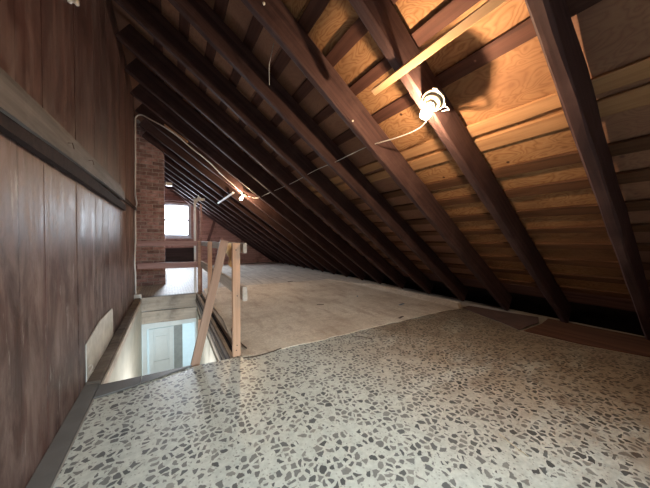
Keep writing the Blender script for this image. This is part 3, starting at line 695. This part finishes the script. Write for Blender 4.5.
# ------------------------------------------------------------------ bulbs in porcelain holders
def lamp(name, label, s, y, tilt, power, strength_scale=1.0):
    o0 = roof(s, y, 0.0)
    z = -n_; x = Vector((CA, 0, -SA)); yv = z.cross(x)
    mw = Matrix(((x.x, yv.x, z.x, o0.x), (x.y, yv.y, z.y, o0.y), (x.z, yv.z, z.z, o0.z), (0, 0, 0, 1)))
    t = thing(name, label, 'lamp', group='bare bulb lamps', mw=mw)
    # ceiling canopy: round box with ears
    bm = bmesh.new(); lathe(bm, [(0, .001), (.066, .001), (.068, .006), (.066, .016), (.040, .018), (0, .018)], 32)
    for a0 in (0.6, 2.5, 4.4):
        m4 = Matrix.Rotation(a0, 4, 'Z') @ Matrix.Translation((.060, 0, 0)); box(bm, -.004, .014, -.014, .014, .001, .010, M4=m4)
    obj('canopy', bm, M['oldporcelain'], t)
    bm = bmesh.new(); lathe(bm, [(0, .016), (.050, .018), (.0525, .024), (.050, .034), (.040, .040), (.032, .044), (.028, .052), (.0265, .060), (.020, .060), (.020, .046), (0, .046)], 36)
    h = obj('holder', bm, M['oldporcelain'], t, smooth=True)
    for sx in (-1, 1):
        bm = bmesh.new(); lathe(bm, [(0, .043), (.0045, .042), (.005, .036)], 10)
        for v in bm.verts: v.co.x += sx * .036
        obj('screw', bm, M['brass'], h)
    bm = bmesh.new(); lathe(bm, [(.0135, .046), (.0135, .066), (.0145, .070)], 20); obj('bulb_cap', bm, M['brass'], t, smooth=True)
    bm = bmesh.new(); lathe(bm, [(.0135, .064), (.0150, .075), (.020, .092), (.0285, .108), (.032, .122), (.0300, .136), (.022, .148), (.010, .1545), (0, .156)], 28)
    b_ = obj('bulb', bm, M['bulb'], t, smooth=True)
    bm = bmesh.new(); lathe(bm, [(0, .094), (.008, .097), (.011, .105), (.008, .113), (0, .116)], 16); obj('filament', bm, M[power], b_, smooth=True)
    b_['label'] = 'glowing glass bulb'
    return t
lamp('bulb_holder', 'large glowing bare bulb in a porcelain holder on the near rafter', (XE - 1.345) / CA, 0.962, 0, 'filament')
lamp('bulb_holder', 'distant glowing bare bulb on a rafter near the far window', (XE - 1.26) / CA, 5.03, 0, 'filament_far')

# ------------------------------------------------------------------ loose wood and string on the roof
tag(beam('cross_stick', rp(1.150, 1.26, -0.012), rp(1.135, -0.35, -0.012), 0.042, 0.022, M['pine'], up=tuple(n_), seed=41, seg=14, jit=.001, ch=.002), 'new pale stick nailed across the rafters above the near bulb', 'stick')
tag(beam('cross_stick', rp(1.13, 7.25, -0.012), rp(1.14, 5.42, -0.012), 0.04, 0.022, M['white'], up=tuple(n_), seed=42, seg=14, jit=.001, ch=.002), 'pale stick across the far rafters left of the distant bulb', 'stick')
tag(beam('nailed_scrap', rp(-0.03, 4.74, -0.014), rp(0.28, 4.66, -0.014), 0.07, 0.014, M['batten_pale'], up=tuple(n_), seed=43, seg=6, jit=.003, ch=.002), 'small scrap of pale wood nailed under the rafter by the white cable', 'wood scrap')
bm = bmesh.new(); tube(bm, spline([rp(.60, 1.86, .15), rp(.64, 1.88, .05), rp(.66, 1.92, .02), rp(.72, 2.02, -.02)], 5), .0025, 5)
tag(obj('hanging_string', bm, M['white']), 'short pale string hanging between the rafters at the top of the photo', 'string')
for (x, y, d, lab) in ((1.22, 1.60, .02, 'tiny white ceramic knob on the side of the rafter left of the near bulb'), (0.50, 1.52, -.004, 'tiny white knob on the rafter at the top of the photo')):
    bm = bmesh.new(); lathe(bm, [(0, .014), (.007, .012), (.009, .004), (.007, 0), (0, 0)], 12)
    tag(obj('ceramic_knob', bm, M['ceramic'], None, Matrix.Translation(rp(x, y, d)) @ Matrix.Rotation(PI - .5, 4, 'Y'), smooth=True), lab, 'knob')

# ------------------------------------------------------------------ debris on the floor
def scrap(name, x, y, ang, ln, wd, m, lab, cat, z=0.008, th=0.004):
    bm = bmesh.new(); plank(bm, ln, wd, th, seg=5, jit=.003, ch=.001, seed=x * 9, x0=-ln/2)
    return tag(obj(name, bm, m, None, Matrix.Translation((x, y, z)) @ Matrix.Rotation(ang, 4, 'Z')), lab, cat)
scrap('wood_scrap', 2.38, 2.13, .3, .11, .03, M['scrap'], 'small dark wood scrap at the front edge of the carpet', 'scrap', .020)
scrap('wood_scrap', 2.86, 2.55, .2, .13, .03, M['bluescrap'], 'small blue-grey scrap on the carpet', 'scrap', .022)
scrap('wood_scrap', 1.85, 3.15, -.4, .10, .025, M['scrap'], 'small dark scrap in the middle of the carpet', 'scrap', .022)
scrap('wood_scrap', 2.65, 3.3, .9, .07, .02, M['bluescrap'], 'smallest bluish scrap farther back on the carpet', 'scrap', .022)
scrap('wood_scrap', 2.35, 5.35, .1, .12, .04, M['scrap'], 'dark scrap lying just behind the far edge of the carpet', 'scrap', .006)
def straw(pts, r, m, lab):
    bm = bmesh.new(); tube(bm, spline([(x, y, z) for x, y, z in pts], 5), r, 5); return tag(obj('straw', bm, m), lab, 'straw')
straw([(1.36, .60, .010), (1.335, .53, .012), (1.33, .47, .007)], .0022, M['straw'], 'pale curved straw on the near vinyl floor')
straw([(1.95, 1.28, .008), (1.86, 1.22, .010), (1.80, 1.14, .006)], .002, M['straw'], 'faint straw farther back on the stained vinyl')
straw([(1.52, 1.98, .008), (1.60, 1.90, .012), (1.64, 1.82, .006)], .003, M['scrap'], 'dark twig on the vinyl near the railing post')
straw([(.50, 2.06, .010), (.60, 2.03, .014), (.72, 2.05, .010), (.82, 2.06, .018)], .005, M['scrap'], 'dark frayed strand at the foot of the bright pine post')
straw([(.56, 2.2, .024), (.53, 2.5, .026), (.55, 2.75, .026), (.62, 2.9, .026)], .006, M['scrap'], 'dark torn carpet strip along the right lip of the opening')
